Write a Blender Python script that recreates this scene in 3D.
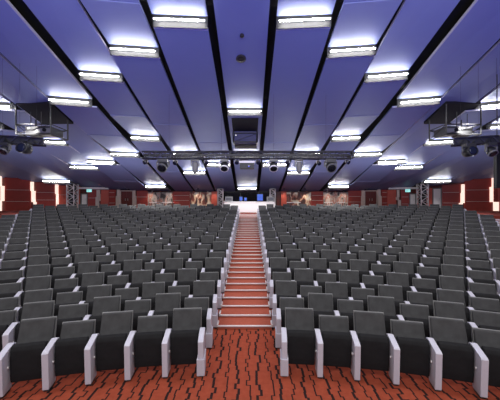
import bpy, bmesh, math, random
from mathutils import Vector, Matrix

random.seed(7)
SC = bpy.context.scene
COL = SC.collection
for o in list(bpy.data.objects):
    bpy.data.objects.remove(o)

# ------------------------------------------------------------------ camera, world, lights, exposure
CX, CZ, F, HY = 0.11, 2.6, 275.0, 203.0        # camera x, height, focal length in pixels, horizon row
cam_d = bpy.data.cameras.new('camera')
cam_d.sensor_width = 36.0
cam_d.lens = F / 500.0 * 36.0
cam_d.shift_y = (HY - 200.0) / 500.0
cam_d.clip_end = 200
cam = bpy.data.objects.new('camera', cam_d)
cam.location = (CX, 0, CZ)
cam.rotation_euler = (math.radians(90), 0, 0)
COL.objects.link(cam)
SC.camera = cam

SC.view_settings.view_transform = 'Standard'
SC.view_settings.look = 'None'
SC.view_settings.gamma = 1.0
SC.view_settings.use_curve_mapping = False
SC.view_settings.exposure = 0.0

world = bpy.data.worlds.new('hall_air')
SC.world = world
world.use_nodes = True
world.node_tree.nodes['Background'].inputs[0].default_value = (0.85, 0.88, 1.0, 1)
world.node_tree.nodes['Background'].inputs[1].default_value = 0.09


def lamp(name, kind, loc, aim, energy, color, size=1.0, size_y=None, angle=60, blend=0.6):
    ld = bpy.data.lights.new(name, kind)
    ld.energy = energy
    ld.color = color
    if kind == 'AREA':
        ld.shape = 'RECTANGLE'
        ld.size = size
        ld.size_y = size_y or size
    else:
        ld.shadow_soft_size = size
    if kind == 'SPOT':
        ld.spot_size = math.radians(angle)
        ld.spot_blend = blend
    o = bpy.data.objects.new(name, ld)
    o.location = loc
    o.rotation_euler = (Vector(aim) - Vector(loc)).to_track_quat('-Z', 'Y').to_euler()
    COL.objects.link(o)
    return o


# blue stage lights behind the camera, plus added fill lamps
lamp('stage_fill_light', 'AREA', (0, -3.0, 7.5), (0, 10, 0.0), 1050, (1.0, 0.97, 0.95), 12, 3)  # unseen soft fill added for even frontal light
for _x in (-9, -3, 3, 9):
    lamp('stage_blue_light', 'SPOT', (_x, -3.0, 1.5), (_x * 1.2, 8.5, 10), 3400, (0.06, 0.075, 1.0), 0.4, angle=78, blend=1.0)
for _x in (-12, -5.5, 5.5, 12):
    lamp('rear_fill_light', 'SPOT', (_x, 14.2, 7.3), (_x * 1.05, 19.8, 1.6), 3000, (1.0, 0.98, 0.93), 0.08, angle=66, blend=0.9)  # added without fixtures to brighten the back rows
for _x, _y in ((-15.5, 18.2), (-9, 20.6), (-3.4, 21.6), (3.4, 21.6), (9, 20.6), (15.5, 18.2)):
    lamp('rear_ceiling_fill', 'AREA', (_x, _y, 2.15), (_x * 1.02, _y - 0.2, 5), 110, (0.85, 0.92, 1.0), 2.4, 0.3)  # unseen fill added to lift the rear ceiling
lamp('desk_fill_light', 'SPOT', (0, 14.6, 6.6), (0, 19.2, 1.9), 1800, (1.0, 0.97, 0.95), 0.08, angle=44, blend=0.7)  # extra spot added to whiten the control desk
lamp('front_fill_light', 'AREA', (-5, 6.0, 9.2), (-6, 10, 0), 450, (1.0, 0.97, 0.93), 5, 2)  # unseen overhead fill added to light all the rows
lamp('front_fill_light', 'AREA', (5, 6.0, 9.2), (6, 10, 0), 450, (1.0, 0.97, 0.93), 5, 2)  # same added fill on the right

# ------------------------------------------------------------------ materials


def mat(name, color, rough=0.6, metal=0.0, noise=0.0, nscale=20.0, emit=None, estr=0.0, bump=0.0, spec=None):
    m = bpy.data.materials.new(name)
    m.use_nodes = True
    nt = m.node_tree
    b = nt.nodes['Principled BSDF']
    b.inputs['Base Color'].default_value = (*color, 1)
    b.inputs['Roughness'].default_value = rough
    b.inputs['Metallic'].default_value = metal
    if spec is not None:
        b.inputs['Specular IOR Level'].default_value = spec
    if noise or bump:
        tc = nt.nodes.new('ShaderNodeTexCoord')
        nz = nt.nodes.new('ShaderNodeTexNoise')
        nz.inputs['Scale'].default_value = nscale
        nz.inputs['Detail'].default_value = 4
        nt.links.new(tc.outputs['Object'], nz.inputs['Vector'])
        if noise:
            mx = nt.nodes.new('ShaderNodeMix')
            mx.data_type = 'RGBA'
            mx.inputs[6].default_value = (*[c * (1 - noise) for c in color], 1)
            mx.inputs[7].default_value = (*[min(1, c * (1 + noise)) for c in color], 1)
            nt.links.new(nz.outputs['Fac'], mx.inputs[0])
            nt.links.new(mx.outputs[2], b.inputs['Base Color'])
        if bump:
            bp = nt.nodes.new('ShaderNodeBump')
            bp.inputs['Strength'].default_value = bump
            bp.inputs['Distance'].default_value = 0.01
            nt.links.new(nz.outputs['Fac'], bp.inputs['Height'])
            nt.links.new(bp.outputs['Normal'], b.inputs['Normal'])
    if emit:
        b.inputs['Emission Color'].default_value = (*emit, 1)
        b.inputs['Emission Strength'].default_value = estr
    return m


M = {
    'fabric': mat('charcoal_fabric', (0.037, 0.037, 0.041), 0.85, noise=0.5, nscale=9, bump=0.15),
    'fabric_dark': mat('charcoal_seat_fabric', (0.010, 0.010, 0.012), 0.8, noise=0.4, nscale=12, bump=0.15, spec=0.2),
    'rim': mat('seat_shell_edge', (0.16, 0.16, 0.165), 0.5, noise=0.1),
    'arm': mat('silver_lilac_paint', (0.48, 0.47, 0.56), 0.4, noise=0.05, nscale=30),
    'blackm': mat('black_metal', (0.012, 0.012, 0.014), 0.45, noise=0.3),
    'panel': mat('ceiling_panel_paint', (0.15, 0.18, 0.36), 0.5, noise=0.04, nscale=2),
    'fascia': mat('pale_panel_edge', (0.40, 0.40, 0.50), 0.5, noise=0.03),
    'void': mat('black_void', (0.006, 0.006, 0.007), 0.9, noise=0.2),
    'tube': mat('tube_glass', (0.9, 0.9, 0.9), 0.4, emit=(1.0, 0.98, 0.93), estr=75, noise=0.01),
    'slot': mat('warm_wall_light', (0.9, 0.8, 0.75), 0.4, emit=(1.0, 0.72, 0.6), estr=1.1, noise=0.01),
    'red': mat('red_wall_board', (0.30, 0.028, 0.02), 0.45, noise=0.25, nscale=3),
    'redlit': mat('lit_orange_red_board', (0.5, 0.08, 0.05), 0.5, noise=0.2, nscale=3),  # brighter red: light painted into the lit boards; also a mural figure colour
    'reddark': mat('dark_red_door_board', (0.12, 0.015, 0.012), 0.45, noise=0.2, nscale=3),
    'white': mat('white_paint', (0.80, 0.78, 0.80), 0.5, noise=0.03),
    'cream': mat('pale_post_paint', (0.62, 0.52, 0.48), 0.5, noise=0.2, nscale=4),
    'dark': mat('dark_interior', (0.015, 0.015, 0.02), 0.6, noise=0.3),
    'chrome': mat('silver_metal', (0.6, 0.6, 0.6), 0.28, 0.9, noise=0.1),
    'steel': mat('grey_metal', (0.08, 0.08, 0.085), 0.35, 0.6, noise=0.2),
    'nosing': mat('nosing_aluminium', (0.72, 0.68, 0.70), 0.4, 0.2, noise=0.08),
    'lens': mat('blue_lens', (0.010, 0.014, 0.035), 0.2, noise=0.3, nscale=60),
    'glass': mat('dark_lens', (0.01, 0.01, 0.015), 0.08, noise=0.1),
    'board': mat('step_board_paint', (0.015, 0.015, 0.017), 0.6, noise=0.1),
    'grey': mat('grey_plastic', (0.16, 0.16, 0.165), 0.5, noise=0.1),
    'exit': mat('exit_sign_face', (0.3, 0.8, 0.7), 0.5, emit=(0.35, 0.9, 0.85), estr=0.9, noise=0.02),
    'screen': mat('blue_screen', (0.02, 0.06, 0.3), 0.3, emit=(0.05, 0.15, 0.9), estr=0.22, noise=0.3, nscale=12),
    'navy': mat('navy_casing', (0.02, 0.022, 0.11), 0.5, noise=0.2),
}


def link(nt, a, b):
    nt.links.new(a, b)


def carpet_material():
    """red carpet with dark stepped lines running away from the stage"""
    m = bpy.data.materials.new('red_carpet_stepped_lines')
    m.use_nodes = True
    nt = m.node_tree
    b = nt.nodes['Principled BSDF']
    b.inputs['Roughness'].default_value = 0.95
    b.inputs['Specular IOR Level'].default_value = 0.1

    def mth(op, a, c=None, d=None):
        n = nt.nodes.new('ShaderNodeMath')
        n.operation = op
        for i, v in enumerate((a, c, d)):
            if v is None:
                continue
            if isinstance(v, (int, float)):
                n.inputs[i].default_value = v
            else:
                link(nt, v, n.inputs[i])
        return n.outputs[0]

    g = nt.nodes.new('ShaderNodeNewGeometry')
    sp = nt.nodes.new('ShaderNodeSeparateXYZ')
    link(nt, g.outputs['Position'], sp.inputs[0])
    U = mth('DIVIDE', sp.outputs[0], 0.16)
    k = mth('FLOOR', U)
    fu = mth('FRACT', U)

    def rnd(a, c):
        cb = nt.nodes.new('ShaderNodeCombineXYZ')
        link(nt, a, cb.inputs[0])
        link(nt, c, cb.inputs[1])
        w = nt.nodes.new('ShaderNodeTexWhiteNoise')
        w.noise_dimensions = '3D'
        link(nt, cb.outputs[0], w.inputs['Vector'])
        return w.outputs['Value']

    zero = mth('MULTIPLY', k, 0.0)
    V = mth('ADD', mth('DIVIDE', sp.outputs[1], 0.11), mth('MULTIPLY', rnd(k, zero), 7.0))
    j = mth('FLOOR', V)
    fv = mth('FRACT', V)
    off0 = mth('MULTIPLY_ADD', rnd(k, j), 0.55, 0.22)
    off1 = mth('MULTIPLY_ADD', rnd(k, mth('ADD', j, 1.0)), 0.55, 0.22)
    # thick and thin lines alternate
    par = mth('MODULO', mth('ABSOLUTE', k), 2.0)
    wd = mth('MULTIPLY_ADD', par, 0.05, 0.065)
    vert = mth('LESS_THAN', mth('ABSOLUTE', mth('SUBTRACT', fu, off0)), wd)
    lo = mth('SUBTRACT', mth('MINIMUM', off0, off1), wd)
    hi = mth('ADD', mth('MAXIMUM', off0, off1), wd)
    inr = mth('MULTIPLY', mth('GREATER_THAN', fu, lo), mth('LESS_THAN', fu, hi))
    hor = mth('MULTIPLY', inr, mth('GREATER_THAN', fv, 0.86))
    line = mth('MAXIMUM', vert, hor)
    nz = nt.nodes.new('ShaderNodeTexNoise')
    nz.inputs['Scale'].default_value = 14
    nz.inputs['Detail'].default_value = 6
    link(nt, g.outputs['Position'], nz.inputs['Vector'])
    base = nt.nodes.new('ShaderNodeMix')
    base.data_type = 'RGBA'
    base.inputs[6].default_value = (0.205, 0.038, 0.019, 1)
    base.inputs[7].default_value = (0.33, 0.068, 0.037, 1)
    link(nt, nz.outputs['Fac'], base.inputs[0])
    mx = nt.nodes.new('ShaderNodeMix')
    mx.data_type = 'RGBA'
    mx.inputs[7].default_value = (0.022, 0.012, 0.012, 1)
    link(nt, base.outputs[2], mx.inputs[6])
    link(nt, line, mx.inputs[0])
    link(nt, mx.outputs[2], b.inputs['Base Color'])
    return m


M['carpet'] = carpet_material()
M['stair_carpet'] = mat('stair_carpet', (0.34, 0.085, 0.055), 0.95, noise=0.25, nscale=16, spec=0.1)
M['tier'] = mat('dark_tier_carpet', (0.20, 0.04, 0.03), 0.95, noise=0.3, nscale=6, spec=0.1)


def poster_material(name, cols, sx, seed):
    m = bpy.data.materials.new(name)
    m.use_nodes = True
    nt = m.node_tree
    b = nt.nodes['Principled BSDF']
    b.inputs['Roughness'].default_value = 0.5
    tc = nt.nodes.new('ShaderNodeTexCoord')
    mp = nt.nodes.new('ShaderNodeMapping')
    mp.inputs['Location'].default_value = (seed, seed, seed)
    mp.inputs['Scale'].default_value = (sx, 1, 0.9)
    nz = nt.nodes.new('ShaderNodeTexNoise')
    nz.inputs['Scale'].default_value = 1.4
    nz.inputs['Detail'].default_value = 2.5
    nz.inputs['Distortion'].default_value = 0.6
    cr = nt.nodes.new('ShaderNodeValToRGB')
    els = cr.color_ramp.elements
    els[0].position = 0.36
    els[0].color = (*cols[0], 1)
    els[1].position = 0.66
    els[1].color = (*cols[-1], 1)
    for i, c in enumerate(cols[1:-1]):
        e = els.new(0.36 + 0.3 * (i + 1) / (len(cols) - 1))
        e.color = (*c, 1)
    link(nt, tc.outputs['Object'], mp.inputs['Vector'])
    link(nt, mp.outputs[0], nz.inputs['Vector'])
    link(nt, nz.outputs['Fac'], cr.inputs['Fac'])
    link(nt, cr.outputs[0], b.inputs['Base Color'])
    return m


# ------------------------------------------------------------------ mesh helpers
class MB:
    def __init__(self):
        self.bm = bmesh.new()

    def hexa(self, pts):
        """pts: 4 bottom then 4 top, both counter-clockwise seen from above"""
        v = [self.bm.verts.new(p) for p in pts]
        for f in ((3, 2, 1, 0), (4, 5, 6, 7), (0, 1, 5, 4), (1, 2, 6, 5), (2, 3, 7, 6), (3, 0, 4, 7)):
            self.bm.faces.new([v[i] for i in f])
        return self

    def box(self, x0, x1, y0, y1, z0, z1, bev=0.0):
        b0 = len(self.bm.verts)
        self.hexa([(x0, y0, z0), (x1, y0, z0), (x1, y1, z0), (x0, y1, z0),
                   (x0, y0, z1), (x1, y0, z1), (x1, y1, z1), (x0, y1, z1)])
        if bev:
            self.bevel(b0, bev)
        return self

    def bevel(self, b0, w, seg=2):
        self.bm.verts.ensure_lookup_table()
        vs = set(self.bm.verts[b0:])
        es = [e for e in self.bm.edges if e.verts[0] in vs]
        bmesh.ops.bevel(self.bm, geom=es, offset=w, segments=seg, profile=0.6, affect='EDGES')

    def prism(self, prof, x0, x1):
        """profile in (y,z), extruded along x"""
        a = [self.bm.verts.new((x0, y, z)) for y, z in prof]
        b = [self.bm.verts.new((x1, y, z)) for y, z in prof]
        n = len(prof)
        self.bm.faces.new(a)
        self.bm.faces.new(list(reversed(b)))
        for i in range(n):
            j = (i + 1) % n
            self.bm.faces.new([a[j], a[i], b[i], b[j]])
        bmesh.ops.recalc_face_normals(self.bm, faces=self.bm.faces)
        return self

    def bar(self, p, q, r, seg=6, r2=None):
        p, q = Vector(p), Vector(q)
        d = q - p
        if d.length < 1e-6:
            return self
        rot = d.to_track_quat('Z', 'Y').to_matrix().to_4x4()
        bmesh.ops.create_cone(self.bm, cap_ends=True, segments=seg, radius1=r, radius2=r if r2 is None else r2,
                              depth=d.length, matrix=Matrix.Translation((p + q) / 2) @ rot)
        return self

    def lathe(self, prof, p, axis, seg=16):
        """profile (distance along axis, radius)"""
        axis = Vector(axis).normalized()
        rot = axis.to_track_quat('Z', 'Y').to_matrix()
        rings = []
        for h, r in prof:
            rings.append([self.bm.verts.new(Vector(p) + rot @ Vector((r * math.cos(2 * math.pi * i / seg), r * math.sin(2 * math.pi * i / seg), h))) for i in range(seg)])
        for a, b in zip(rings, rings[1:]):
            for i in range(seg):
                j = (i + 1) % seg
                self.bm.faces.new([a[i], a[j], b[j], b[i]])
        self.bm.faces.new(list(reversed(rings[0])))
        self.bm.faces.new(rings[-1])
        return self

    def build(self, name, material, parent=None, loc=(0, 0, 0), rz=0.0, smooth=False):
        me = bpy.data.meshes.new(name)
        self.bm.to_mesh(me)
        self.bm.free()
        if smooth:
            for p in me.polygons:
                p.use_smooth = True
        me.materials.append(M[material] if isinstance(material, str) else material)
        o = bpy.data.objects.new(name, me)
        o.location = loc
        o.rotation_euler = (0, 0, rz)
        COL.objects.link(o)
        if parent:
            o.parent = parent
        return o


def tag(o, label=None, cat=None, group=None, kind=None):
    if label:
        o['label'] = label
    if cat:
        o['category'] = cat
    if group:
        o['group'] = group
    if kind:
        o['kind'] = kind
    return o


def empty(name, loc, rz=0.0):
    o = bpy.data.objects.new(name, None)
    o.empty_display_size = 0.2
    o.location = loc
    o.rotation_euler = (0, 0, rz)
    COL.objects.link(o)
    return o


def copy_tree(o, parent=None):
    c = o.copy()
    COL.objects.link(c)
    if parent:
        c.parent = parent
    for ch in list(o.children):
        copy_tree(ch, c)
    return c


def at(px, py, d):
    return Vector((CX + (px - 250) / F * d, d, CZ - (py - HY) / F * d))


ORD = ['zeroth', 'first', 'second', 'third', 'fourth', 'fifth', 'sixth', 'seventh', 'eighth', 'ninth', 'tenth', 'eleventh',
       'twelfth', 'thirteenth', 'fourteenth', 'fifteenth', 'sixteenth', 'seventeenth', 'eighteenth', 'nineteenth', 'twentieth',
       'twenty-first', 'twenty-second', 'twenty-third', 'twenty-fourth', 'twenty-fifth', 'twenty-sixth', 'twenty-seventh',
       'twenty-eighth', 'twenty-ninth', 'thirtieth']

# ------------------------------------------------------------------ floor: flat front, curved tiers
YC = -6.72                       # centre of the seating arcs
ROWS, PITCH, RISE = 18, 0.80, 0.113
R1 = 10.8


def row_r(k):
    return R1 + PITCH * (k - 1)


def row_z(k):
    return 0.0 if k <= 3 else 0.09 + RISE * (k - 4)


b = MB()
b.box(-9, 9, -1, 24, -0.3, 0.0)
tag(b.build('floor', 'carpet'), kind='structure')
b = MB()
N = 48
TH = math.radians(52)


def arc_wedge(b, r0, r1, z0, z1, t0=-TH, t1=TH, n=N):
    cols = []
    for i in range(n + 1):
        t = t0 + (t1 - t0) * i / n
        s, c = math.sin(t), math.cos(t)
        cols.append([b.bm.verts.new((r * s, YC + r * c, z)) for r, z in ((r0, z0), (r1, z0), (r1, z1), (r0, z1))])
    for A, B in zip(cols, cols[1:]):
        for i in range(4):
            j = (i + 1) % 4
            b.bm.faces.new([A[i], B[i], B[j], A[j]])
    b.bm.faces.new(cols[0])
    b.bm.faces.new(list(reversed(cols[-1])))


for k in range(4, ROWS + 1):
    arc_wedge(b, row_r(k) - 0.2, row_r(k + 1) - 0.2, -0.3, row_z(k))
LAND_Z = 1.92
arc_wedge(b, row_r(ROWS + 1) - 0.2, row_r(ROWS + 1) + 12, -0.3, LAND_Z)
bmesh.ops.recalc_face_normals(b.bm, faces=b.bm.faces)
tag(b.build('floor_tiers', 'tier'), kind='structure')

# ------------------------------------------------------------------ the central stairs
stairs = empty('aisle_stairs', (0, 0, 0))
tag(stairs, 'central red carpeted stairs with white nosings', 'stairs', kind='structure')
NS = 34
SY, SZ = 5.65, 0.075
for n in range(NS):
    y0 = SY + 0.40 * n
    z1 = SZ + 0.0575 * n
    z0 = max(-0.01, z1 - 0.2)
    c = MB().box(-0.56, 0.56, y0 + 0.02, y0 + 0.62, z0, z1 - 0.002)
    c.build('tread', 'stair_carpet', stairs)
    nn = MB()
    nn.box(-0.55, 0.55, y0 - 0.005, y0 + 0.028, z1 - 0.022, z1 + 0.006, 0.004)
    nn.box(-0.575, -0.545, y0 - 0.005, y0 + 0.2, z1 - 0.022, z1 + 0.03)
    nn.box(0.545, 0.575, y0 - 0.005, y0 + 0.2, z1 - 0.022, z1 + 0.03)
    nn.build('nosing', 'nosing', stairs)


def row_lim(k):
    return math.radians(30.6 - 0.42 * max(0, k - 12))


# side stairs outside the seating blocks
for sd, sg in (('left', -1), ('right', 1)):
    root = empty('side_stairs', (0, 0, 0))
    tag(root, 'red side stairs with pale edges outside the %s seating block' % sd, 'stairs', kind='structure')
    for k in range(9, ROWS + 1):
        ta, tb = sorted((sg * (row_lim(k) + 0.008), sg * math.radians(38.0)))
        for h in (0, 1):
            ra = row_r(k) - 0.2 + h * PITCH / 2
            zt_ = row_z(k) + 0.03 + h * RISE / 2
            q = MB()
            arc_wedge(q, ra, ra + PITCH / 2, row_z(k) - 0.05, zt_, ta, tb, 6)
            bmesh.ops.recalc_face_normals(q.bm, faces=q.bm.faces)
            st = q.build('tread', 'stair_carpet', root)
            q = MB()
            arc_wedge(q, ra - 0.01, ra + 0.05, zt_ - 0.03, zt_ + 0.008, ta, tb, 6)
            bmesh.ops.recalc_face_normals(q.bm, faces=q.bm.faces)
            q.build('nosing', 'nosing', st)

# ------------------------------------------------------------------ seats
def arm_prof():
    return [(0.03, 0.03), (0.0, 0.54), (0.03, 0.56), (0.30, 0.62), (0.36, 0.60), (0.34, 0.38), (0.24, 0.03)]


def make_arm(name='armrest_panel', end=False):
    b = MB().prism(arm_prof(), -0.041, 0.041)
    b.bevel(0, 0.008, 2)
    return b


def make_seat(high):
    root = empty('auditorium_seat', (0, 0, -50))
    W2 = 0.262
    # cushion, tipped up
    c = MB()
    prof = [(0.17, 0.125), (0.155, 0.24), (0.15, 0.45), (0.155, 0.555), (0.18, 0.607), (0.22, 0.625), (0.27, 0.61),
            (0.285, 0.54), (0.28, 0.24), (0.25, 0.135), (0.2, 0.11)]
    c.prism(prof, -0.205, 0.205)
    c.bevel(0, 0.012, 2)
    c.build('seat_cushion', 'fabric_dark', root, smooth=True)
    top = 0.85 if high else 0.762
    bk = MB()
    # back: leans away, slightly dished front
    lean = 0.16
    zb, zt = 0.50, top
    y0 = 0.33

    def yy(z):
        return y0 + lean * (z - zb) / 0.4
    bk.hexa([(-0.225, yy(zb), zb), (0.225, yy(zb), zb), (0.225, yy(zb) + 0.07, zb), (-0.225, yy(zb) + 0.07, zb),
             (-0.222, yy(zt), zt), (0.222, yy(zt), zt), (0.222, yy(zt) + 0.05, zt), (-0.222, yy(zt) + 0.05, zt)])
    bk.bevel(0, 0.018, 3)
    back = bk.build('backrest', 'fabric', root, smooth=False)
    s = MB()
    s.hexa([(-0.236, yy(zb) + 0.055, zb - 0.12), (0.236, yy(zb) + 0.055, zb - 0.12), (0.236, yy(zb) + 0.085, zb - 0.12), (-0.236, yy(zb) + 0.085, zb - 0.12),
            (-0.23, yy(zt) + 0.04, zt + 0.006), (0.23, yy(zt) + 0.04, zt + 0.006), (0.23, yy(zt) + 0.062, zt + 0.006), (-0.23, yy(zt) + 0.062, zt + 0.006)])
    s.build('back_shell', 'rim', root)
    h = MB()
    h.bar((-0.225, 0.27, 0.36), (0.225, 0.27, 0.36), 0.02, 8)
    h.bar((-0.225, 0.31, 0.42), (-0.225, 0.31, 0.6), 0.012, 6)
    h.bar((0.225, 0.31, 0.42), (0.225, 0.31, 0.6), 0.012, 6)
    h.build('hinge_bar', 'blackm', root)
    a = make_arm().build('armrest_panel', 'arm', root, loc=(W2, 0, 0))
    MB().bar((-0.056, 0.13, 0.36), (-0.046, 0.13, 0.36), 0.016, 8).build('bolt_cap', 'white', a)
    MB().box(-0.035, 0.035, 0.05, 0.22, 0.0, 0.032).build('foot', 'blackm', a)
    return root


def add_end_arm(root, side):
    a = make_arm().build('armrest_panel', 'arm', root, loc=(-0.262 * side, 0, 0))
    MB().box(-0.035, 0.035, 0.05, 0.22, 0.0, 0.032).build('foot', 'blackm', a)
    lp = MB().prism([(0.012, 0.03), (-0.008, 0.285), (0.31, 0.285), (0.26, 0.03)], -0.058, 0.058)
    lp.bevel(0, 0.006, 2)
    lp.build('lower_panel', 'arm', a)


protos = {}
for high in (0, 1):
    for mirror in (1, -1):
        p = make_seat(high)
        if mirror == -1:
            for ch in p.children:
                if ch.name.startswith('armrest_panel'):
                    ch.location.x *= -1
                    for g in ch.children:
                        g.scale.x = -1
        protos[(high, mirror, 0)] = p
for (high, mirror, _), p in list(protos.items()):
    c = copy_tree(p)
    add_end_arm(c, mirror)
    protos[(high, mirror, 1)] = c

ARC = 0.524
seats = []
for k in range(1, ROWS + 1):
    R = row_r(k)
    z = row_z(k)
    t0 = math.asin(0.62 / R)
    lim = row_lim(k)
    for side in (-1, 1):
        i = 1
        while True:
            ta = t0 + (i - 1) * ARC / R
            tc = ta + 0.5 * ARC / R
            if tc > lim and k > 11:
                break
            x, y = side * R * math.sin(tc), YC + R * math.cos(tc)
            if y < 1.2:
                break
            px = 250 + (x - CX) / y * F
            if px < -22 or px > 522:
                break
            high = (i + k) % 2 == 0
            seats.append((math.hypot(x - CX, y), k, i, side, x, y, z, -side * tc, high))
            i += 1
seats.sort()
NIND = 300
used = set()
for n, (dist, k, i, side, x, y, z, rz, high) in enumerate(seats[:NIND]):
    # outward arm: local +x for the right block
    pr = protos[(int(high), side, 1 if i == 1 else 0)]
    s = copy_tree(pr)
    s.location = (x, y, z)
    s.rotation_euler = (0, 0, rz)
    sd = 'left' if side < 0 else 'right'
    lab = 'charcoal tip-up seat with %s back, %s %s of the central stairs in the %s row' % (
        'tall' if high else 'low', ORD[i], sd, ORD[k])
    tag(s, lab, 'auditorium seat', 'charcoal seats on the %s of the stairs' % sd)

# the seats further up: one object
b = MB()
far = bmesh.new()


def far_seat(bm, x, y, z, rz, high, side, first):
    mtx = Matrix.Translation((x, y, z)) @ Matrix.Rotation(rz, 4, 'Z')

    def hx(pts, mi):
        v = [bm.verts.new(mtx @ Vector(p)) for p in pts]
        for f in ((3, 2, 1, 0), (4, 5, 6, 7), (0, 1, 5, 4), (1, 2, 6, 5), (2, 3, 7, 6), (3, 0, 4, 7)):
            fc = bm.faces.new([v[i] for i in f])
            fc.material_index = mi

    def bx(x0, x1, y0, y1, z0, z1, mi, sh=0.0):
        hx([(x0, y0, z0), (x1, y0, z0), (x1, y1, z0), (x0, y1, z0), (x0, y0 + sh, z1), (x1, y0 + sh, z1), (x1, y1 + sh, z1), (x0, y1 + sh, z1)], mi)
    top = 0.85 if high else 0.762
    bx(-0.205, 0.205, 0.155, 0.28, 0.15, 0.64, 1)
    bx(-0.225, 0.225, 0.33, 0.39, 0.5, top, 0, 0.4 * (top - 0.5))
    bx(-0.23, 0.23, 0.385, 0.41, 0.38, top + 0.006, 2, 0.4 * (top - 0.38))
    for s in ((side, -side) if first else (side,)):
        xc = 0.262 * s
        hx([(xc - .046, 0.03, 0.0), (xc + .046, 0.03, 0.0), (xc + .046, 0.24, 0.0), (xc - .046, 0.24, 0.0),
            (xc - .046, 0.0, 0.55), (xc + .046, 0.0, 0.55), (xc + .046, 0.35, 0.62), (xc - .046, 0.35, 0.62)], 3)


for (dist, k, i, side, x, y, z, rz, high) in seats[NIND:]:
    far_seat(far, x, y, z, rz, high, side, i == 1)
me = bpy.data.meshes.new('auditorium_seats_far')
far.to_mesh(me)
far.free()
b.bm.free()
for mm in ('fabric', 'fabric_dark', 'rim', 'arm'):
    me.materials.append(M[mm])
o = bpy.data.objects.new('auditorium_seats_far', me)
COL.objects.link(o)
tag(o, 'mass of charcoal tip-up seats filling the upper rows of the hall', 'auditorium seats', kind='stuff')
print('SEATS', len(seats), 'rows', ROWS)


def drop_tree(o):
    for ch in list(o.children):
        drop_tree(ch)
    bpy.data.objects.remove(o)


for p in protos.values():
    drop_tree(p)

# ------------------------------------------------------------------ ceiling
ZC, SL = CZ + 9.9, 0.2945
SP = 65.5 / 284 * 9.9
SX = -8.5 / 284 * 9.9 + CX
PW = 57.5 / 284 * 9.9


def ceil_z(y):
    return ZC - SL * y


b = MB()
b.hexa([(-32, 4, ceil_z(4) + 0.9), (32, 4, ceil_z(4) + 0.9), (32, 34, ceil_z(34) + 0.9), (-32, 34, ceil_z(34) + 0.9),
        (-32, 4, ceil_z(4) + 1.0), (32, 4, ceil_z(4) + 1.0), (32, 34, ceil_z(34) + 1.0), (-32, 34, ceil_z(34) + 1.0)])
tag(b.build('ceiling', 'void'), kind='structure')

KN = [(-80, 22.6), (0, 25.4), (60, 27.3), (110, 28.6), (150, 29.1), (250, 29.3), (350, 29.1), (390, 28.6), (440, 27.3), (500, 25.4), (580, 22.6)]


def wall_d(px):
    for (a, da), (c, dc) in zip(KN, KN[1:]):
        if a <= px <= c:
            # straight wall in plan between the corners
            A, B = at(a, HY, da), at(c, HY, dc)
            sx = (px - 250) / F
            # A + t(B-A) with x = CX + sx*y
            den = (B.x - A.x) - sx * (B.y - A.y)
            t = (CX + sx * A.y - A.x) / den
            return A.y + t * (B.y - A.y)
    return 29


def wall_y(x):
    P = [at(a, HY, da) for a, da in KN]
    for A, B in zip(P, P[1:]):
        if A.x <= x <= B.x:
            return A.y + (B.y - A.y) * (x - A.x) / (B.x - A.x)
    return P[0].y


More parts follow.
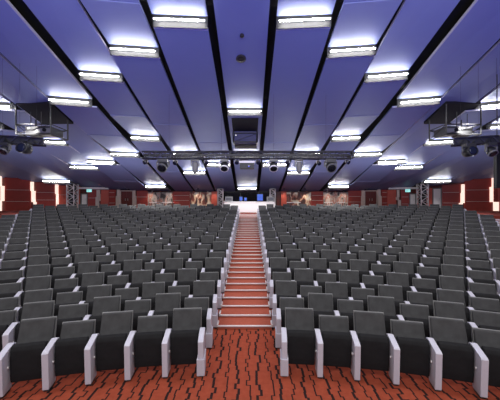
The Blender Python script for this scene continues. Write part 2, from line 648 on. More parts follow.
SEAM = {(2, 1): 0.55, (1, 1): 0.70, (3, 1): 0.5, (3, 2): 0.45, (4, 1): 0.5, (5, 1): 0.5, (2, 0): 0.6}
BREAKS = {0: [15.55, 20.9, 28.0], 1: [10.2, 22.5], 2: [11.5, 20.7, 24.1], 3: [12.9, 18.4], 4: [14.7, 20.7, 27.5],
          5: [22.0], 6: [15.0, 18.9, 23.0], 7: [17.0], 8: [18.5, 26.1], 9: [20.0], 10: [21.5]}
STRIPS = {0: (-28.5, 28.5), 1: (37, 95), 2: (102.5, 158.5), 3: (165.5, 219), 4: (233, 290), 5: (294.5, 352), 6: (358, 417),
          7: (423, 481), 8: (488, 546), 9: (552, 609), 10: (615, 671)}
STEP, DROP = 0.06, 0.28
for k in range(-10, 11):
    e0, e1 = STRIPS[abs(k)]
    sg = -1 if k < 0 else 1
    xl, xr = sorted((SX + sg * e0 * 9.9 / 284, SX + sg * e1 * 9.9 / 284))
    xc = (xl + xr) / 2
    near_out = (9 + 4 * (abs(k) - 5)) * 9.9 / 284 * sg if abs(k) > 4 else 0
    PWK = xr - xl
    brs = BREAKS[abs(k)]
    END = wall_y(xc) + 0.1
    edges = [6.5] + brs + [END]
    where = 'central ceiling strip' if k == 0 else '%s ceiling strip %s of centre' % (ORD[abs(k)], 'left' if k < 0 else 'right')
    if k == 0:
        where = 'central ceiling strip'

    def bend(x):
        return -(x * x - xc * xc) / 75.0
    # only the panels the camera can see need to stand
    for j in range(len(edges) - 1):
        ya, yb = edges[j] + (0.20 if j else 0), edges[j + 1]
        last = j == len(edges) - 2
        if abs(xc) / yb > 1.05:
            continue
        t = 0.10
        if abs(k) == 4 and j == 0:
            xl, xr = sorted((SX + sg * 238 * 9.9 / 284, SX + sg * 297 * 9.9 / 284))
        elif abs(k) == 4:
            xl, xr = xc - PWK / 2, xc + PWK / 2
        elif abs(k) > 4:
            xl, xr = xc - PWK / 2 + (0 if j else near_out), xc + PWK / 2 + (0 if j else near_out)
        da = DROP if j else 0.0
        db = 0.0 if last else STEP
        pts = []
        for (x, y, dz) in ((xl, ya, -da), (xr, ya, -da), (xr, yb, db), (xl, yb, db)):
            yy_ = y + (0 if (j == 0 and y == ya) or (last and y == yb) else bend(x))
            pts.append((x, yy_, ceil_z(y) + dz))
        fl = SEAM.get((abs(k), j), 0.0)
        top = [(q_[0], q_[1], q_[2] + t) for q_ in pts]
        if fl:
            ym = ya + (yb - ya) * fl
            zm = ceil_z(ym) - da + (db + da) * fl - 0.14
            ml, mr = (xl, ym + bend(xl), zm), (xr, ym + bend(xr), zm)
            up = lambda q_, h_=t: (q_[0], q_[1], q_[2] + h_)
            p = MB().hexa([pts[0], pts[1], mr, ml, top[0], top[1], up(mr), up(ml)]).build('acoustic_panel', 'panel')
            ml2, mr2 = (xl, ml[1] + .02, zm - .035), (xr, mr[1] + .02, zm - .035)
            MB().hexa([ml2, mr2, pts[2], pts[3], up(ml2), up(mr2), top[2], top[3]]).build('angled_flap', 'panel', p)
        else:
            p = MB().hexa(pts + top).build('acoustic_panel', 'panel')
        tag(p, 'blue panel, %s from the stage, in the %s' % (ORD[j + 1], where), 'ceiling panel', 'panels of the ceiling strips')
        if j:
            # pale lip along the near edge
            q = MB()
            (x0, y0, z0), (x1, y1, z1) = pts[0], pts[1]
            q.hexa([(x0, y0 - 0.03, z0 - 0.01), (x1, y1 - 0.03, z1 - 0.01), (x1, y1, z1 - 0.01), (x0, y0, z0 - 0.01),
                    (x0, y0 - 0.03, z0 + 0.08), (x1, y1 - 0.03, z1 + 0.08), (x1, y1, z1 + 0.08), (x0, y0, z0 + 0.08)])
            q.build('edge_lip', 'fascia', p)
        # pale trim on both long sides
        for sgn, a, c in ((-1, pts[0], pts[3]), (1, pts[1], pts[2])):
            if fl or sgn * k > 0 or abs(k) < 3:
                continue
            q = MB()
            e = (0.05 if abs(k) == 4 and j == 0 and sgn * k < 0 else 0.008) * sgn
            xs = sorted((a[0], a[0] + e))
            q.hexa([(xs[0], a[1], a[2] - 0.004), (xs[1], a[1], a[2] - 0.004), (xs[1], c[1], c[2] - 0.004), (xs[0], c[1], c[2] - 0.004),
                    (xs[0], a[1], a[2] + t), (xs[1], a[1], a[2] + t), (xs[1], c[1], c[2] + t), (xs[0], c[1], c[2] + t)])
            q.build('side_trim', 'fascia', p)
        if not last:
            # tube light under the far end of this panel, with its own housing
            zt = ceil_z(yb) + STEP
            L = PWK / 2 - 0.1
            e = empty('tube_light', ((xl + xr) / 2, yb - 0.1, zt))
            tag(e, 'white tube light after the %s panel of the %s' % (ORD[j + 1], where), 'tube light', 'tube lights at the ceiling steps')
            sl = bend(xc + 1) - bend(xc)
            p0, p1 = (-L, -L * sl, -0.22), (L, L * sl, -0.22)
            MB().bar(p0, p1, 0.026, 8).build('tube', 'tube', e)
            hb = MB()
            hb.bar((-L - .06, (-L - .06) * sl, -0.22), p0, 0.045, 8)
            hb.build('end_cap', 'grey', e)
            MB().bar(p1, (L + .06, (L + .06) * sl, -0.22), 0.045, 8).build('end_cap', 'grey', e)
            # closing board in the step behind the tube
            f = MB()
            hw = PWK / 2
            f.hexa([(-hw, 0.17 - hw * sl, -0.41), (hw, 0.17 + hw * sl, -0.41), (hw, 0.20 + hw * sl, -0.41), (-hw, 0.20 - hw * sl, -0.41),
                    (-hw, 0.17 - hw * sl, 0.1), (hw, 0.17 + hw * sl, 0.1), (hw, 0.20 + hw * sl, 0.1), (-hw, 0.20 - hw * sl, 0.1)])
            f.build('mounting_board', 'board', e)

# small round fittings in the ceiling
for px, py, r, lab in ((241, 59, 0.22, 'round dark loudspeaker grille in the central ceiling strip'),
                       (98, 126, 0.17, 'small round ceiling grille above the left seats'),
                       (393, 126, 0.17, 'small round ceiling grille above the right seats')):
    # point on the ceiling plane seen at px,py
    d = F * 9.9 / (284 - py)
    p = at(px, py, d)
    d2 = 0
    e = empty('ceiling_speaker', (p.x, p.y, ceil_z(p.y) - 0.0))
    tag(e, lab, 'ceiling speaker')
    e.rotation_euler = (-math.atan(SL), 0, 0)
    MB().lathe([(0, r), (-0.04, r), (-0.05, r * 0.8)], (0, 0, 0.03), (0, 0, 1), 20).build('ring', 'steel', e)
    MB().lathe([(0, r * 0.72), (-0.012, r * 0.5)], (0, 0, -0.02), (0, 0, 1), 20).build('grille', 'blackm', e)
p = at(242, 36, F * 9.9 / (284 - 36))
e = empty('smoke_detector', (p.x, p.y, ceil_z(p.y) + 0.03))
tag(e, 'tiny dark smoke detector nearer the stage than the round loudspeaker grille', 'smoke detector')
e.rotation_euler = (-math.atan(SL), 0, 0)
MB().lathe([(0, .09), (-0.05, .09), (-0.08, .05)], (0, 0, 0), (0, 0, 1), 14).build('housing', 'blackm', e)

# ------------------------------------------------------------------ walls
wall_names = ['wall_left', 'wall_left', 'wall_left', 'wall_back_left', 'wall_back', 'wall_back', 'wall_back_right', 'wall_right', 'wall_right', 'wall_right']
for (a, da), (c, dc), nm in zip(KN, KN[1:], wall_names):
    A, B = at(a, HY, da), at(c, HY, dc)
    n = Vector((-(B.y - A.y), B.x - A.x, 0)).normalized()
    if n.y < 0:
        n = -n
    q = MB()
    P = [A + n * 0.25, B + n * 0.25, B + n * 0.45, A + n * 0.45]
    q.hexa([(v.x, v.y, 0.8) for v in P] + [(v.x, v.y, ceil_z(v.y) + 0.02) for v in P])
    w = q.build(nm, 'reddark')
    tag(w, kind='structure')


def on_wall(name, px0, px1, py0, py1, material, thick=0.12, off=0.0, parent=None, build=True):
    """box standing on the wall line between two sight lines, in world space"""
    A, B = at(px0, HY, wall_d(px0)), at(px1, HY, wall_d(px1))
    dirv = (B - A)
    dirv.z = 0
    w = dirv.length
    u = dirv.normalized()
    n = Vector((u.y, -u.x, 0))
    mid = (A + B) / 2
    z1 = CZ - (py0 - HY) / F * mid.y
    z0 = CZ - (py1 - HY) / F * mid.y
    base = mid + n * off
    ang = math.atan2(u.y, u.x)
    return dict(loc=Vector((base.x, base.y, z0)), ang=ang, w=w, h=z1 - z0, mat=material, name=name, thick=thick)


def wall_box(spec, parent=None, bev=0.0):
    q = MB().box(-spec['w'] / 2, spec['w'] / 2, -spec['thick'], 0, 0, spec['h'], bev)
    return q.build(spec['name'], spec['mat'], parent, spec['loc'] if not parent else (0, 0, 0), spec['ang'] if not parent else 0)


def red_boards(px0, px1, top, seams, bot, material, label):
    s = on_wall('wall_boarding', px0, px1, top, bot, material, 0.1)
    root = empty('wall_boarding', s['loc'], s['ang'])
    tag(root, label, 'wall panel', 'red boards on the back and side walls')
    ys = [top] + seams + [bot]
    for i in range(len(ys) - 1):
        z1 = (bot - ys[i]) / (bot - top) * s['h']
        z0 = (bot - ys[i + 1]) / (bot - top) * s['h']
        dx = 0.05 if i % 2 else 0.0
        MB().box(-s['w'] / 2, s['w'] / 2, -0.1 - dx, 0.12, z0 + 0.02, z1 - 0.01, 0.012).build('board', material, root)
    for i in range(1, len(ys) - 1):
        z1 = (bot - ys[i]) / (bot - top) * s['h']
        MB().box(-s['w'] / 2 + 0.1, s['w'] / 2 - 0.1, -0.17, -0.12, z1 - 0.015, z1 + 0.02).build('seam_strip', 'cream', root)


def fin(blocks, label, material='slot', name='wall_light'):
    x0 = min(q[0] for q in blocks)
    x1 = max(q[1] for q in blocks)
    bot = max(q[3] for q in blocks)
    s = on_wall(name, x0, x1, min(q[2] for q in blocks), bot, material)
    root = empty(name, s['loc'], s['ang'])
    tag(root, label, 'wall light' if name == 'wall_light' else 'post')
    sc = s['w'] / (x1 - x0)
    sz = s['h'] / (bot - min(q[2] for q in blocks))
    for q in blocks:
        a = (q[0] - x0) * sc - s['w'] / 2
        c = (q[1] - x0) * sc - s['w'] / 2
        MB().box(a, c, -0.24, 0.0, (bot - q[3]) * sz, (bot - q[2]) * sz, 0.015).build('glowing_block' if material == 'slot' else 'block', material, root)


def mir(blocks):
    return [(498 - x1, 498 - x0, a, c) for x0, x1, a, c in blocks]


# left side
red_boards(-34, -3, 172, [184, 199], 217, 'red', 'red wall boards at the left edge, beyond the outermost glowing strip')
fin([(-6, 2, 176, 186), (1, 5, 186, 201), (-3, 2, 201, 215)], 'staggered glowing strip on the left wall, outermost one at the picture edge')
red_boards(5, 31, 176.5, [190, 201.5], 214.5, 'red', 'wide red wall boards between the two outermost glowing strips on the left')
fin([(31, 34, 182, 191), (32, 36, 191, 202), (34, 37, 202, 206)], 'staggered glowing strip on the left wall, second from the picture edge')
red_boards(36, 56, 182.5, [192.5, 200], 208, 'red', 'red wall boards left of the third glowing strip on the left wall')
fin([(55.5, 58.5, 184.5, 194), (56.5, 59, 194, 206)], 'glowing strip on the left wall just before the patterned truss column')
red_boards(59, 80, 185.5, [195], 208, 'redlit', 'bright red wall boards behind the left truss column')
red_boards(88, 97, 190, [198], 208, 'red', 'narrow red boards between the white door and pale post on the left')
fin([(97, 100.5, 190, 197), (96, 99.5, 197, 208), (98.5, 101, 194, 201)], 'pale stepped post next to the left exit door', 'cream', 'wall_post')
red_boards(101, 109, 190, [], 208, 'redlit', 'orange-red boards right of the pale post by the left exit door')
red_boards(109, 116, 189.5, [192.5, 197, 203], 208, 'red', 'red boards with three pale lines left of the dark left doorway')
fin([(117.5, 120.5, 189.5, 196), (116.5, 120.5, 196, 208)], 'pale post on the outer side of the dark left doorway', 'cream', 'wall_post')
fin([(134, 136, 190.5, 196), (133.5, 137, 196, 208)], 'pale post on the inner side of the dark left doorway', 'cream', 'wall_post')
red_boards(137, 148, 190.5, [197], 208, 'red', 'red boards between the dark left doorway and the grey mural')
red_boards(173, 190, 191.5, [195.5, 200.5], 208, 'red', 'red boards between the two murals on the left')
red_boards(211.5, 217, 191.5, [], 208, 'redlit', 'lit red wall strip left of the inner left truss column')
# right side
red_boards(281, 286.5, 191.5, [], 208, 'redlit', 'lit red wall strip right of the inner right truss column')
red_boards(311, 323, 191.5, [195.5, 200.5], 208, 'red', 'red boards between the two murals on the right')
red_boards(348, 361, 190.5, [196.5, 202], 208, 'red', 'red boards between the right mural and the dark right doorway')
fin([(361, 363.5, 190.5, 196), (360.5, 364, 196, 208)], 'pale post on the inner side of the dark right doorway', 'cream', 'wall_post')
fin([(377, 380, 189.5, 196), (377.5, 381, 196, 208)], 'pale post on the outer side of the dark right doorway', 'cream', 'wall_post')
red_boards(381, 387, 189.5, [192.5, 197, 203], 208, 'red', 'red boards with three pale lines right of the dark right doorway')
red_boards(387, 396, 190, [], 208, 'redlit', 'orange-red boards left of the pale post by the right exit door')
fin([(396.5, 399, 190, 197), (395.5, 398.5, 197, 200), (397.5, 400.5, 200, 208)], 'pale stepped post next to the right exit door', 'cream', 'wall_post')
red_boards(400.5, 409, 190, [197, 204], 208, 'red', 'narrow red boards between the pale post and the exit door on the right')
red_boards(416, 432, 188, [], 208, 'redlit', 'bright red wall boards behind the right truss column')
red_boards(441.5, 460, 184.5, [192.5, 203], 208, 'red', 'red wall boards between the white panel and the glowing strip on the right')
fin([(461, 464, 184.5, 193), (460, 464, 193, 203), (458.5, 462, 203, 206)], 'staggered glowing strip on the right wall, second from the picture edge')
red_boards(464.5, 491, 178.5, [190, 201.5], 213.5, 'red', 'wide red wall boards between the two glowing strips on the right')
fin([(491.5, 498, 178, 187), (489, 492.5, 187, 202), (493, 498, 202, 214)], 'staggered glowing strip on the right wall, outermost one at the picture edge')
red_boards(498, 534, 174, [187, 201], 217, 'red', 'red wall boards at the right edge, beyond the outermost glowing strip')


# doors
def door(n, px0, px1, py0, py1, material, label, leafs=1):
    s = on_wall('door_%d' % n, px0, px1, py0, py1, material, 0.08)
    root = empty('door_%d' % n, s['loc'], s['ang'])
    tag(root, label, kind='structure')
    W, H = s['w'] / 2, s['h']
    MB().box(-W, -W + .08, -0.16, 0.02, 0, H).box(W - .08, W, -0.16, 0.02, 0, H).box(-W, W, -0.16, 0.02, H - .08, H).build('frame', 'cream' if material != 'white' else 'grey', root)
    for i in range(leafs):
        a = -W + .09 + i * (2 * W - .18) / leafs
        c = a + (2 * W - .18) / leafs - .01
        lf = MB().box(a, c, -0.1, 0.0, 0, H - .09, 0.01).build('door_leaf', material, root)
        hx = c - .12 if i == 0 else a + .12
        MB().box(hx - .02, hx + .02, -0.17, -0.1, 0.75, 1.0).build('handle', 'chrome', lf)


door(1, 81, 88, 193.5, 208, 'white', 'white door under the left exit sign')
door(2, 120.5, 133.5, 190.5, 208, 'reddark', 'dark red double doors on the left', 2)
door(3, 364, 377, 190.5, 208, 'reddark', 'dark red double doors on the right', 2)
door(4, 409, 416, 193.5, 208, 'white', 'white door under the right exit sign')
door(5, 432, 441.5, 188, 208, 'white', 'white door right of the truss column')
# pale lintel bands over the exits
for (a, c, t0, t1, nm) in ((78, 109, 187.3, 189.3, 'trim_1'), (388, 419, 187.3, 189.3, 'trim_2')):
    s = on_wall(nm, a, c, t0, t1, 'white', 0.25)
    tag(wall_box(s), kind='structure')


def exit_sign(px, py, label):
    s = on_wall('exit_sign', px - 2.6, px + 2.6, py - 1.5, py + 1.5, 'exit', 0.1)
    n = Vector((math.sin(s['ang']), -math.cos(s['ang']), 0))
    root = empty('exit_sign', s['loc'] + n * 0.26, s['ang'])
    tag(root, label, 'exit sign')
    MB().box(-s['w'] / 2, s['w'] / 2, -0.06, 0.04, 0, s['h'], 0.01).build('sign_box', 'white', root)
    MB().box(-s['w'] / 2 + .02, s['w'] / 2 - .02, -0.075, -0.055, 0.02, s['h'] - .02).build('sign_face', 'exit', root)
    MB().box(-s['w'] * .3, s['w'] * .05, -0.085, -0.07, s['h'] * .4, s['h'] * .6).build('arrow', 'white', root)


exit_sign(90, 190.8, 'small green exit sign left of the pale post on the left side')
exit_sign(407, 190.8, 'small green exit sign above the narrow red boards on the right side')

# murals
warm = [(0.04, 0.03, 0.03), (0.35, 0.08, 0.05), (0.85, 0.7, 0.5), (0.9, 0.85, 0.75)]
cool = [(0.06, 0.05, 0.05), (0.3, 0.27, 0.26), (0.5, 0.46, 0.44), (0.45, 0.12, 0.07), (0.7, 0.6, 0.55)]
for i, (a, c, cols, sx, lab) in enumerate(((148, 172.5, cool, 1.6, 'grey mural with dim reddish figures left of the red boards on the left'),
                                           (190, 211.5, warm, 1.8, 'warm cream and red mural beside the inner left truss column'),
                                           (286.5, 311, warm[::-1] + [(0.2, 0.05, 0.04)], 1.7, 'warm dark and orange mural beside the inner right truss column'),
                                           (323, 348, cool[::-1], 2.2, 'grey mural with a row of red figures on the right'))):
    s = on_wall('mural', a, c, 191.8, 206, 'white', 0.08)
    root = empty('mural', s['loc'], s['ang'])
    tag(root, lab, 'mural', 'murals on the back wall')
    MB().box(-s['w'] / 2, s['w'] / 2, -0.06, 0.12, 0, s['h']).build('printed_board', poster_material('mural_print', cols, sx, 3.7 * (i + 1)), root)
    MB().box(-s['w'] / 2, s['w'] / 2, -0.10, 0.0, s['h'] - .06, s['h']).box(-s['w'] / 2, s['w'] / 2, -0.10, 0.0, -.05, .0).build('rail', 'blackm', root)
    for q in range(3):
        fx = (-0.33 + 0.33 * q) * s['w']
        MB().lathe([(0.2, .22), (0.8, .26), (1.15, .16), (1.25, .07), (1.35, .1), (1.5, .11), (1.58, .03)], (fx, -0.05, 0), (0, 0, 1), 10).build(
            'painted_figure', ('cream', 'redlit', 'grey')[(q + i) % 3], root).scale = (1, .12, 1)

# spotlights that wash the murals and the wall ends
for i, px in enumerate((150, 169, 198, 214, 284, 305, 328, 343)):
    d = wall_d(px)
    p = at(px, HY, d - 0.9)
    zc = ceil_z(p.y) - 0.12
    e = empty('wall_spotlight', (p.x, p.y, zc + 0.0))
    tag(e, 'small black spotlight aimed at the murals, %s from the left' % ORD[i + 1], 'spotlight', 'spotlights over the murals')
    MB().lathe([(-0.02, .05), (-0.16, .06), (-0.17, .045)], (0, 0.0, 0.12), (0, 0, 1), 10).build('housing', 'blackm', e)
    lamp('mural_spot', 'SPOT', (p.x, p.y, zc - 0.12), (at(px, 0, d).x, d, 2.6), 55, (1.0, 0.83, 0.68), 0.04, angle=75, blend=0.8)

# ------------------------------------------------------------------ patterned truss columns
def truss_column(px, d, w, top, label):
    p = at(px, HY, d)
    base = LAND_Z
    root = empty('truss_column', (p.x, p.y, base))
    tag(root, label, 'truss column', 'silver truss columns')
    H = top - base
    h = w / 2
    ch = [(-h, -h), (h, -h), (h, h), (-h, h)]
    for c in ch:
        MB().bar((c[0], c[1], 0), (c[0], c[1], H), 0.05, 8).build('chord', 'white', root)
    n = max(3, int(H / (w * 0.62)))
    br = MB()
    pl = MB()
    for i in range(n):
        z0, z1 = H * i / n, H * (i + 1) / n
        for a, c in zip(ch, ch[1:] + ch[:1]):
            if i % 2:
                a, c = c, a
            br.bar((a[0], a[1], z0), (c[0], c[1], z1), 0.04, 6)
            br.bar((a[0], a[1], z1), (c[0], c[1], z1), 0.022, 6)
    br.build('lattice', 'white', root)
    pl.box(-h * .7, h * .7, -h * .7, h * .7, 0.02, H - 0.02).build('dark_core', 'blackm', root)
    MB().box(-h - .1, h + .1, -h - .1, h + .1, 0, 0.06).build('base_plate', 'steel', root)
    MB().box(-h - .1, h + .1, -h - .1, h + .1, H - .06, H).build('top_plate', 'steel', root)


truss_column(72.5, 26.3, 0.66, ceil_z(26.6) - .2, 'silver lattice truss column standing by the left wall')
truss_column(422.5, 26.3, 0.66, ceil_z(26.6) - .2, 'silver lattice truss column standing by the right wall')
truss_column(220.5, 28.2, 0.5, ceil_z(28.5) - .05, 'silver lattice truss column left of the white control desk')
truss_column(272.5, 28.2, 0.5, ceil_z(28.5) - .05, 'silver lattice truss column right of the white control desk')

# ------------------------------------------------------------------ control booth at the head of the stairs
d = 19.3
X0, X1 = at(224, 0, d).x, at(275, 0, d).x
zt = CZ + (HY - 201.6) / F * d
e = empty('control_desk', ((X0 + X1) / 2, d, row_z(ROWS)))
tag(e, 'long white control desk at the head of the central stairs', 'control desk')
W = (X1 - X0) / 2
H = zt - row_z(ROWS)
MB().box(-W, W, 0, 0.08, 0, H - .05, 0.01).build('front_board', 'white', e)
MB().box(-W - .03, W + .03, -0.05, 0.75, H - .05, H, 0.01).build('desk_top', 'white', e)
MB().box(-W, -W + .06, 0.08, 0.7, 0, H - .05).build('side_board', 'white', e)
MB().box(W - .06, W, 0.08, 0.7, 0, H - .05).build('side_board', 'white', e)
for i, (px, wpx, hpx, lab, mt) in enumerate(((241, 3.2, 4, 'small blue screen on the control desk, leftmost of three', 'screen'),
                                             (245.5, 3, 3, 'small blue screen on the control desk, middle of three', 'screen'),
                                             (260, 6, 6.5, 'bright blue screen on the right part of the control desk', 'screen'))):
    p = at(px, 0, d + 0.4)
    k_ = (d + 0.4) / F
    w, h = wpx * k_, hpx * k_
    e = empty('monitor', (p.x, p.y, zt))
    tag(e, lab, 'monitor')
    MB().box(-.12, .12, -.08, .08, 0, .015).box(-.02, .02, -.01, .02, 0, .1).build('stand', 'blackm', e)
    c = MB().box(-w / 2, w / 2, -.02, .03, .06, .08 + h, 0.008).build('casing', 'blackm', e)
    MB().box(-w / 2 + .02, w / 2 - .02, -.026, -.018, .08, .06 + h).build('display', mt, c)
for px, lab in ((229, 'grey equipment box on the left end of the control desk'), (270.5, 'grey equipment box on the right end of the control desk')):
    p = at(px, 0, d + 0.35)
    e = empty('equipment_box', (p.x, p.y, zt))
    tag(e, lab, 'equipment box')
    MB().box(-.26, .26, -.15, .15, 0.02, .36, 0.02).build('case', 'grey', e)
    MB().box(-.2, .2, -.165, -.15, 0.1, .28).build('front_grille', 'steel', e)
    MB().box(-.2, -.14, -.1, .1, 0, .025).box(.14, .2, -.1, .1, 0, .025).build('feet', 'blackm', e)
# control room window behind
s = on_wall('window_1', 223, 276, 191.5, 206, 'dark', 0.08)
q = MB().box(-s['w'] / 2, s['w'] / 2, -0.03, 0.12, 0, s['h'])
win = q.build('window_1', 'glass', None, s['loc'], s['ang'])
tag(win, kind='structure')
f = MB().box(-s['w'] / 2, s['w'] / 2, -.08, 0, s['h'] - .08, s['h']).box(-s['w'] / 2, s['w'] / 2, -.08, 0, 0, .08)
for t in (-.5, -.17, .17, .5):
    f.box(t * s['w'] - .04, t * s['w'] + .04, -.08, 0, 0, s['h'])
f.build('window_frame', 'blackm', win)

# display tables in front of the murals
for i, (a, c, lab) in enumerate(((150, 158, 'small white table below the grey mural, outer one on the left'), (163, 173, 'small white table below the grey mural, inner one on the left'),
                                 (287, 300, 'small white table below the warm mural on the right'), (325, 332, 'small white table below the grey mural, inner one on the right'),
                                 (337, 344, 'small white table below the grey mural, outer one on the right'))):
    dd = 24.5
    A, B = at(a, 0, dd), at(c, 0, dd)
    zz = CZ + (HY - 202.2) / F * dd
    e = empty('display_table', ((A.x + B.x) / 2, dd, LAND_Z))
    tag(e, lab, 'table', 'white tables along the back')
    w = (B.x - A.x) / 2
    h = zz - LAND_Z
    MB().box(-w, w, -.3, .3, h - .05, h, 0.01).build('table_top', 'white', e)
    for sx in (-1, 1):
        for sy in (-1, 1):
            MB().bar((sx * (w - .06), sy * .24, 0), (sx * (w - .06), sy * .24, h - .05), .025, 6).build('leg', 'blackm', e)


# ------------------------------------------------------------------ overhead rigs
def truss(name, A, B, w, label, material='blackm', tray=.35):
    A, B = Vector(A), Vector(B)
    root = empty(name, A)
    tag(root, label, 'lighting truss')
    u = (B - A)
    L = u.length
    u.normalize()
    root.rotation_euler = (0, 0, math.atan2(u.y, u.x))
    h = w / 2
    ch = [(-h, -h), (h, -h), (h, h), (-h, h)]
    for (y, z) in ch:
        MB().bar((0, y, z), (L, y, z), 0.034, 8).build('chord', material, root)
    n = int(L / (w * 0.8))
    br = MB()
    for i in range(n):
        x0, x1 = L * i / n, L * (i + 1) / n
        for a, c in zip(ch, ch[1:] + ch[:1]):
            if i % 2:
                a, c = c, a
            br.bar((x0, a[0], a[1]), (x1, c[0], c[1]), 0.02, 5)
    br.build('lattice', material, root)
    MB().box(0.05, L - .05, -h * .5, h * .5, -h * tray, h * tray).build('cable_tray', 'blackm', root)
    m = 4
    for i in range(m):
        x = L * (i + 0.5) / m
        pw = root.matrix_basis @ Vector((x, 0, h))
        top = ceil_z(pw.y) + 0.1
        MB().bar((x, 0, h - 0.02), (x, 0, top - A.z), 0.004, 5).build('hanging_wire', 'blackm', root)
    return root


TD = 14.0
A, B = at(143, 155.3, TD), at(352, 155.3, TD)
M['truss'] = mat('dull_truss_metal', (0.06, 0.06, 0.065), 0.35, 0.5, noise=0.2)
truss('lighting_truss', A, B, 0.34, 'long horizontal lighting truss hanging across the middle of the hall', 'truss')
MAIN_Z = A.z - 0.15
LA, LB = at(-25, 137.5, 11.8), at(45, 142.5, 12.6)
LA.z = LB.z = 5.38
truss('lighting_truss', LA, LB, 0.30, 'black lighting truss at the left edge below the hanging projector', 'blackm', .95)
RA, RB = at(452, 142, 12.6), at(525, 137.5, 11.8)
RA.z = RB.z = 5.38
truss('lighting_truss', RA, RB, 0.30, 'black lighting truss at the right edge below the hanging projector', 'blackm', .95)


def clamp(e, top):
    MB().box(-.035, .035, -.05, .05, -.02, top).build('clamp', 'blackm', e)


def moving_head(px, py, d, ztruss, label, tilt=-60, lens='glass', s=1.0, body='grey'):
    """hangs from the truss underside: base box, yoke, tilting head with a round lens"""
    p = at(px, py, d)
    drop = ztruss - p.z
    e = empty('moving_head_light', (p.x, p.y, ztruss))
    tag(e, label, 'stage light', 'moving head stage lights')
    MB().box(-.16 * s, .16 * s, -.11 * s, .11 * s, -.15 * s, -.03, 0.015).build('base', 'steel', e)
    y = MB()
    for sx in (-1, 1):
        y.box(sx * .2 * s - .025, sx * .2 * s + .025, -.05, .05, -drop - .04, -.1 * s, 0.008)
    y.box(-.22 * s, .22 * s, -.05, .05, -.17 * s, -.13 * s)
    y.build('yoke', body, e)
    t = math.radians(tilt)
    ax = Vector((0, -math.cos(t), math.sin(t)))
    c = Vector((0, 0, -drop))
    hd = MB().lathe([(-.2 * s, .08 * s), (-.16 * s, .13 * s), (0, .165 * s), (.13 * s, .16 * s), (.17 * s, .14 * s)], c, ax, 18).build('head', 'blackm' if body != 'chrome' else 'steel', e, smooth=True)
    MB().lathe([(.172 * s, .15 * s), (.19 * s, .09 * s), (.195 * s, .02)], c, ax, 18).build('lens', lens, hd, smooth=True)
    MB().lathe([(.13 * s, .172 * s), (.175 * s, .168 * s)], c, ax, 18).build('lens_ring', body, hd)
    MB().box(-.03, .03, -.04, .04, -.04, .1).build('clamp', 'blackm', e)
    return e


def par_light(px, py, d, ztruss, label, rz=0.0):
    p = at(px, py, d)
    drop = ztruss - p.z
    e = empty('par_light', (p.x, p.y, ztruss))
    tag(e, label, 'stage light', 'small blue-lensed stage lights')
    MB().box(-.02, .02, -.02, .02, -drop + .1, .08).build('clamp', 'blackm', e)
    ax = Vector((math.sin(rz) * .7, -.8, -.55)).normalized()
    c = Vector((0, 0, -drop))
    can = MB().lathe([(-.14, .06), (-.1, .09), (.1, .105)], c, ax, 14).build('can', 'steel', e, smooth=True)
    MB().lathe([(.1, .1), (.115, .06)], c, ax, 14).build('lens', 'lens', can)
    MB().box(-.12, -.105, -.02, .02, -drop - .02, -drop + .12).box(.105, .12, -.02, .02, -drop - .02, -drop + .12).box(-.12, .12, -.02, .02, -drop + .1, -drop + .12).build('bracket', 'white', e)


def wash_light(px, py, d, ztruss, label):
    p = at(px, py, d)
    drop = ztruss - p.z
    e = empty('wash_light', (p.x, p.y, ztruss))
    tag(e, label, 'stage light', 'grey downward stage lights')
    MB().box(-.2, .2, -.12, .12, -.14, 0.0, 0.015).build('base', 'steel', e)
    MB().box(-.21, -.17, -.05, .05, -.42, -.1).box(.17, .21, -.05, .05, -.42, -.1).box(-.21, .21, -.05, .05, -.12, -.09).build('yoke', 'grey', e)
    hd = MB().lathe([(0, .11), (.1, .15), (.35, .15), (.52, .12), (.56, .1)], (0, 0, -.2), (0, -.12, -1), 18).build('head', 'grey', e, smooth=True)
    MB().lathe([(.56, .09), (.575, .05)], (0, 0, -.2), (0, -.12, -1), 16).build('lens', 'glass', hd)
    MB().box(-.03, .03, -.04, .04, -.02, .06).build('clamp', 'blackm', e)


moving_head(163, 166, TD, MAIN_Z, 'moving head light near the left end of the long truss', -35, s=1.5)
moving_head(224.5, 166, TD, MAIN_Z, 'moving head light just left of the central black box projector', -50, body='white', s=1.3)
moving_head(273.5, 166, TD, MAIN_Z, 'moving head light just right of the central black box projector', -50, body='white', s=1.3)
moving_head(330.5, 166, TD, MAIN_Z, 'moving head light near the right end of the long truss', -35, s=1.5)
wash_light(195.3, 168, TD, MAIN_Z, 'grey can shaped light hanging from the left half of the long truss')
wash_light(299, 168, TD, MAIN_Z, 'grey can shaped light hanging from the right half of the long truss')
for px, py, lab, r in ((145.5, 162, 'small blue lensed lamp at the left end of the long truss', -.8),
                       (175.5, 162.5, 'small blue lensed lamp between the left moving head and the grey can light', -.5),
                       (206.5, 162.5, 'small blue lensed lamp right of the left grey can light', 0.6),
                       (237, 162, 'small blue lensed lamp touching the left of the black box projector', -.2),
                       (258, 162, 'small blue lensed lamp touching the right of the black box projector', .2),
                       (287.5, 162.5, 'small blue lensed lamp left of the right grey can light', -.6),
                       (318.5, 163, 'small blue lensed lamp between the right grey can light and moving head', .5),
                       (347.5, 162, 'small blue lensed lamp at the right end of the long truss', .8)):
    par_light(px, py, TD, MAIN_Z, lab, r)
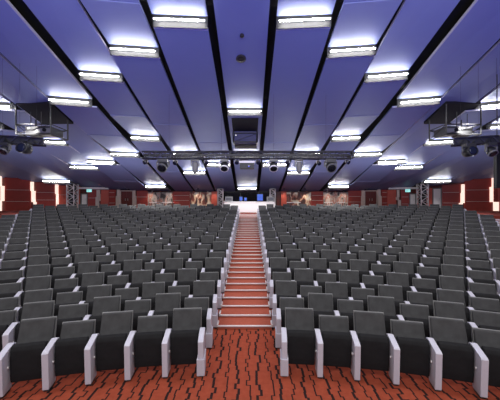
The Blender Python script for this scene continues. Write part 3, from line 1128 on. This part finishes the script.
# box projector under the middle of the truss
p = at(247, 163, TD)
e = empty('projector', (p.x, p.y, MAIN_Z))
tag(e, 'black box projector with white top under the middle of the long truss', 'projector')
MB().box(-.36, .36, -.2, .25, -.55, -.27, 0.015).build('casing', 'blackm', e)
MB().box(-.40, .40, -.22, .27, -.27, -.16, 0.01).build('top_cover', 'white', e)
MB().bar((-.3, 0, -.18), (-.3, 0, .04), .02).bar((.3, 0, -.18), (.3, 0, .04), .02).build('hanger', 'steel', e)
MB().lathe([(0, .07), (.05, .07), (.055, .04)], (0.1, -.2, -.4), (0, -1, 0), 14).build('lens', 'glass', e)
# the side rigs
moving_head(25, 149, 12.1, 5.23, 'large moving head with dotted blue face on the left edge truss', 5, lens='lens', s=1.35, body='steel')
moving_head(5, 149, 11.9, 5.23, 'dark moving head at the left picture edge on the black truss', -50, s=1.1)
moving_head(469, 152, 12.1, 5.23, 'large moving head with dotted blue face on the right edge truss', 5, lens='lens', s=1.35, body='steel')
moving_head(491, 151, 11.9, 5.23, 'dark moving head at the right picture edge on the black truss', -50, s=1.1)


# projector cages hanging from black hatches
def hatch(xc, y0, y1, w, label, o0=0.09, o1=0.09):
    z0, z1 = ceil_z(y0) + o0, ceil_z(y1) + o1
    q = MB()
    q.hexa([(xc - w / 2, y0, z0 - .16), (xc + w / 2, y0, z0 - .16), (xc + w / 2, y1, z1 - .16), (xc - w / 2, y1, z1 - .16),
            (xc - w / 2, y0, z0 - .0), (xc + w / 2, y0, z0 - .0), (xc + w / 2, y1, z1 - .0), (xc - w / 2, y1, z1 - .0)])
    return tag(q.build('ceiling_hatch', 'void'), label, 'ceiling hatch', 'black hatches in the ceiling')


def cage(xc, y0, y1, w, zb, labc, labp, flip=1):
    e = empty('projector_cage', (xc, (y0 + y1) / 2, ceil_z((y0 + y1) / 2)))
    tag(e, labc, 'projector cage', 'hanging projector frames')
    o = e.location
    cs = [(-w / 2, y0 - o.y), (w / 2, y0 - o.y), (w / 2, y1 - o.y), (-w / 2, y1 - o.y)]
    for cx_, cy_ in cs:
        MB().bar((cx_, cy_, zb - o.z), (cx_, cy_, ceil_z(cy_ + o.y) - o.z - .1), .04, 6).build('post', 'blackm', e)
    for i in range(4):
        a, c = cs[i], cs[(i + 1) % 4]
        r = MB()
        r.bar((*a, zb - o.z), (*c, zb - o.z), .04, 6)
        r.bar((*a, zb - o.z + .55), (*c, zb - o.z + .55), .03, 6)
        r.bar((*a, zb - o.z), (*c, zb - o.z + .55), .02, 5)
        r.build('rail', 'blackm', e)
    pz = zb + .04
    p = empty('projector', (xc, (y0 + y1) / 2 - .1, pz))
    tag(p, labp, 'projector', 'large projectors in hanging frames')
    return p


for sgn, sd in ((-1, 'left'), (1, 'right')):
    xc = at(43 if sgn < 0 else 454, 0, 15.7).x
    hatch(xc, 15.0, 16.9, PW * 0.96, 'black hatch above the %s hanging projector' % sd)
    p = cage(xc, 15.0, 16.4, 1.9, 6.35, 'open metal frame hanging below the %s ceiling hatch' % sd,
             'grey box projector inside the %s hanging frame' % sd)
    p.location.x -= sgn * 0.5
    MB().box(-.42, .42, -.55, .45, 0.0, .42, 0.03).build('casing', 'steel', p)
    MB().box(-.38, .38, -.58, -.1, 0.05, .3, 0.01).build('front_cover', 'grey', p)
    MB().lathe([(0, .1), (.06, .1), (.065, .06)], (0.1, -.58, .2), (0, -1, 0), 16).build('lens', 'glass', p)
for sgn, sd in ((-1, 'left'), (1, 'right')):
    bx_ = at(36 if sgn < 0 else 462, 0, 15.7).x
    e = empty('control_box', (bx_, 15.7, 6.4))
    tag(e, 'dark box hanging on the outer side of the %s projector frame' % sd, 'control box')
    MB().box(-.38, .38, -.3, .3, 0, .5, 0.02).build('casing', 'blackm', e)
    MB().box(-.25, -.1, -.32, -.3, .32, .42).build('status_panel', 'grey', e)
    MB().bar((-.3, 0, .5), (-.3, 0, ceil_z(15.3) - 6.35), .02).bar((-.32, 0, .54), (.32, 0, .54), .02).bar((.3, 0, .5), (.3, 0, ceil_z(15.3) - 6.35), .02).build('hanger', 'blackm', e)
hatch(SX, 15.95, 20.0, PW * 0.78, 'black hatch above the central navy projector', -0.15, 0.10)
p = cage(SX, 17.35, 18.3, 1.5, 6.46, 'open metal frame hanging below the central ceiling hatch', 'navy box projector inside the central ceiling hatch')
MB().box(-.7, .7, -.3, .5, 0.0, .66, 0.03).build('casing', 'navy', p)
MB().box(-.5, .5, -.33, -.29, 0.08, .5).build('front_grille', 'navy', p)
MB().lathe([(0, .05), (.06, .05), (.065, .03)], (-.6, -.3, .4), (0, -1, 0), 16).build('lens', 'chrome', p)
# dark upright pole at the right picture edge
p = at(497, HY, 13.0)
e = empty('equipment_pole', (p.x, p.y, 3.3))
tag(e, 'dark hanging pole at the right picture edge', 'pole')
MB().box(-.09, .09, -.09, .09, 0, 2.2).build('pole_body', 'blackm', e)
MB().bar((0, 0, 2.2), (0, 0, ceil_z(13.0) - 3.3), .02).build('hanging_wire', 'blackm', e)
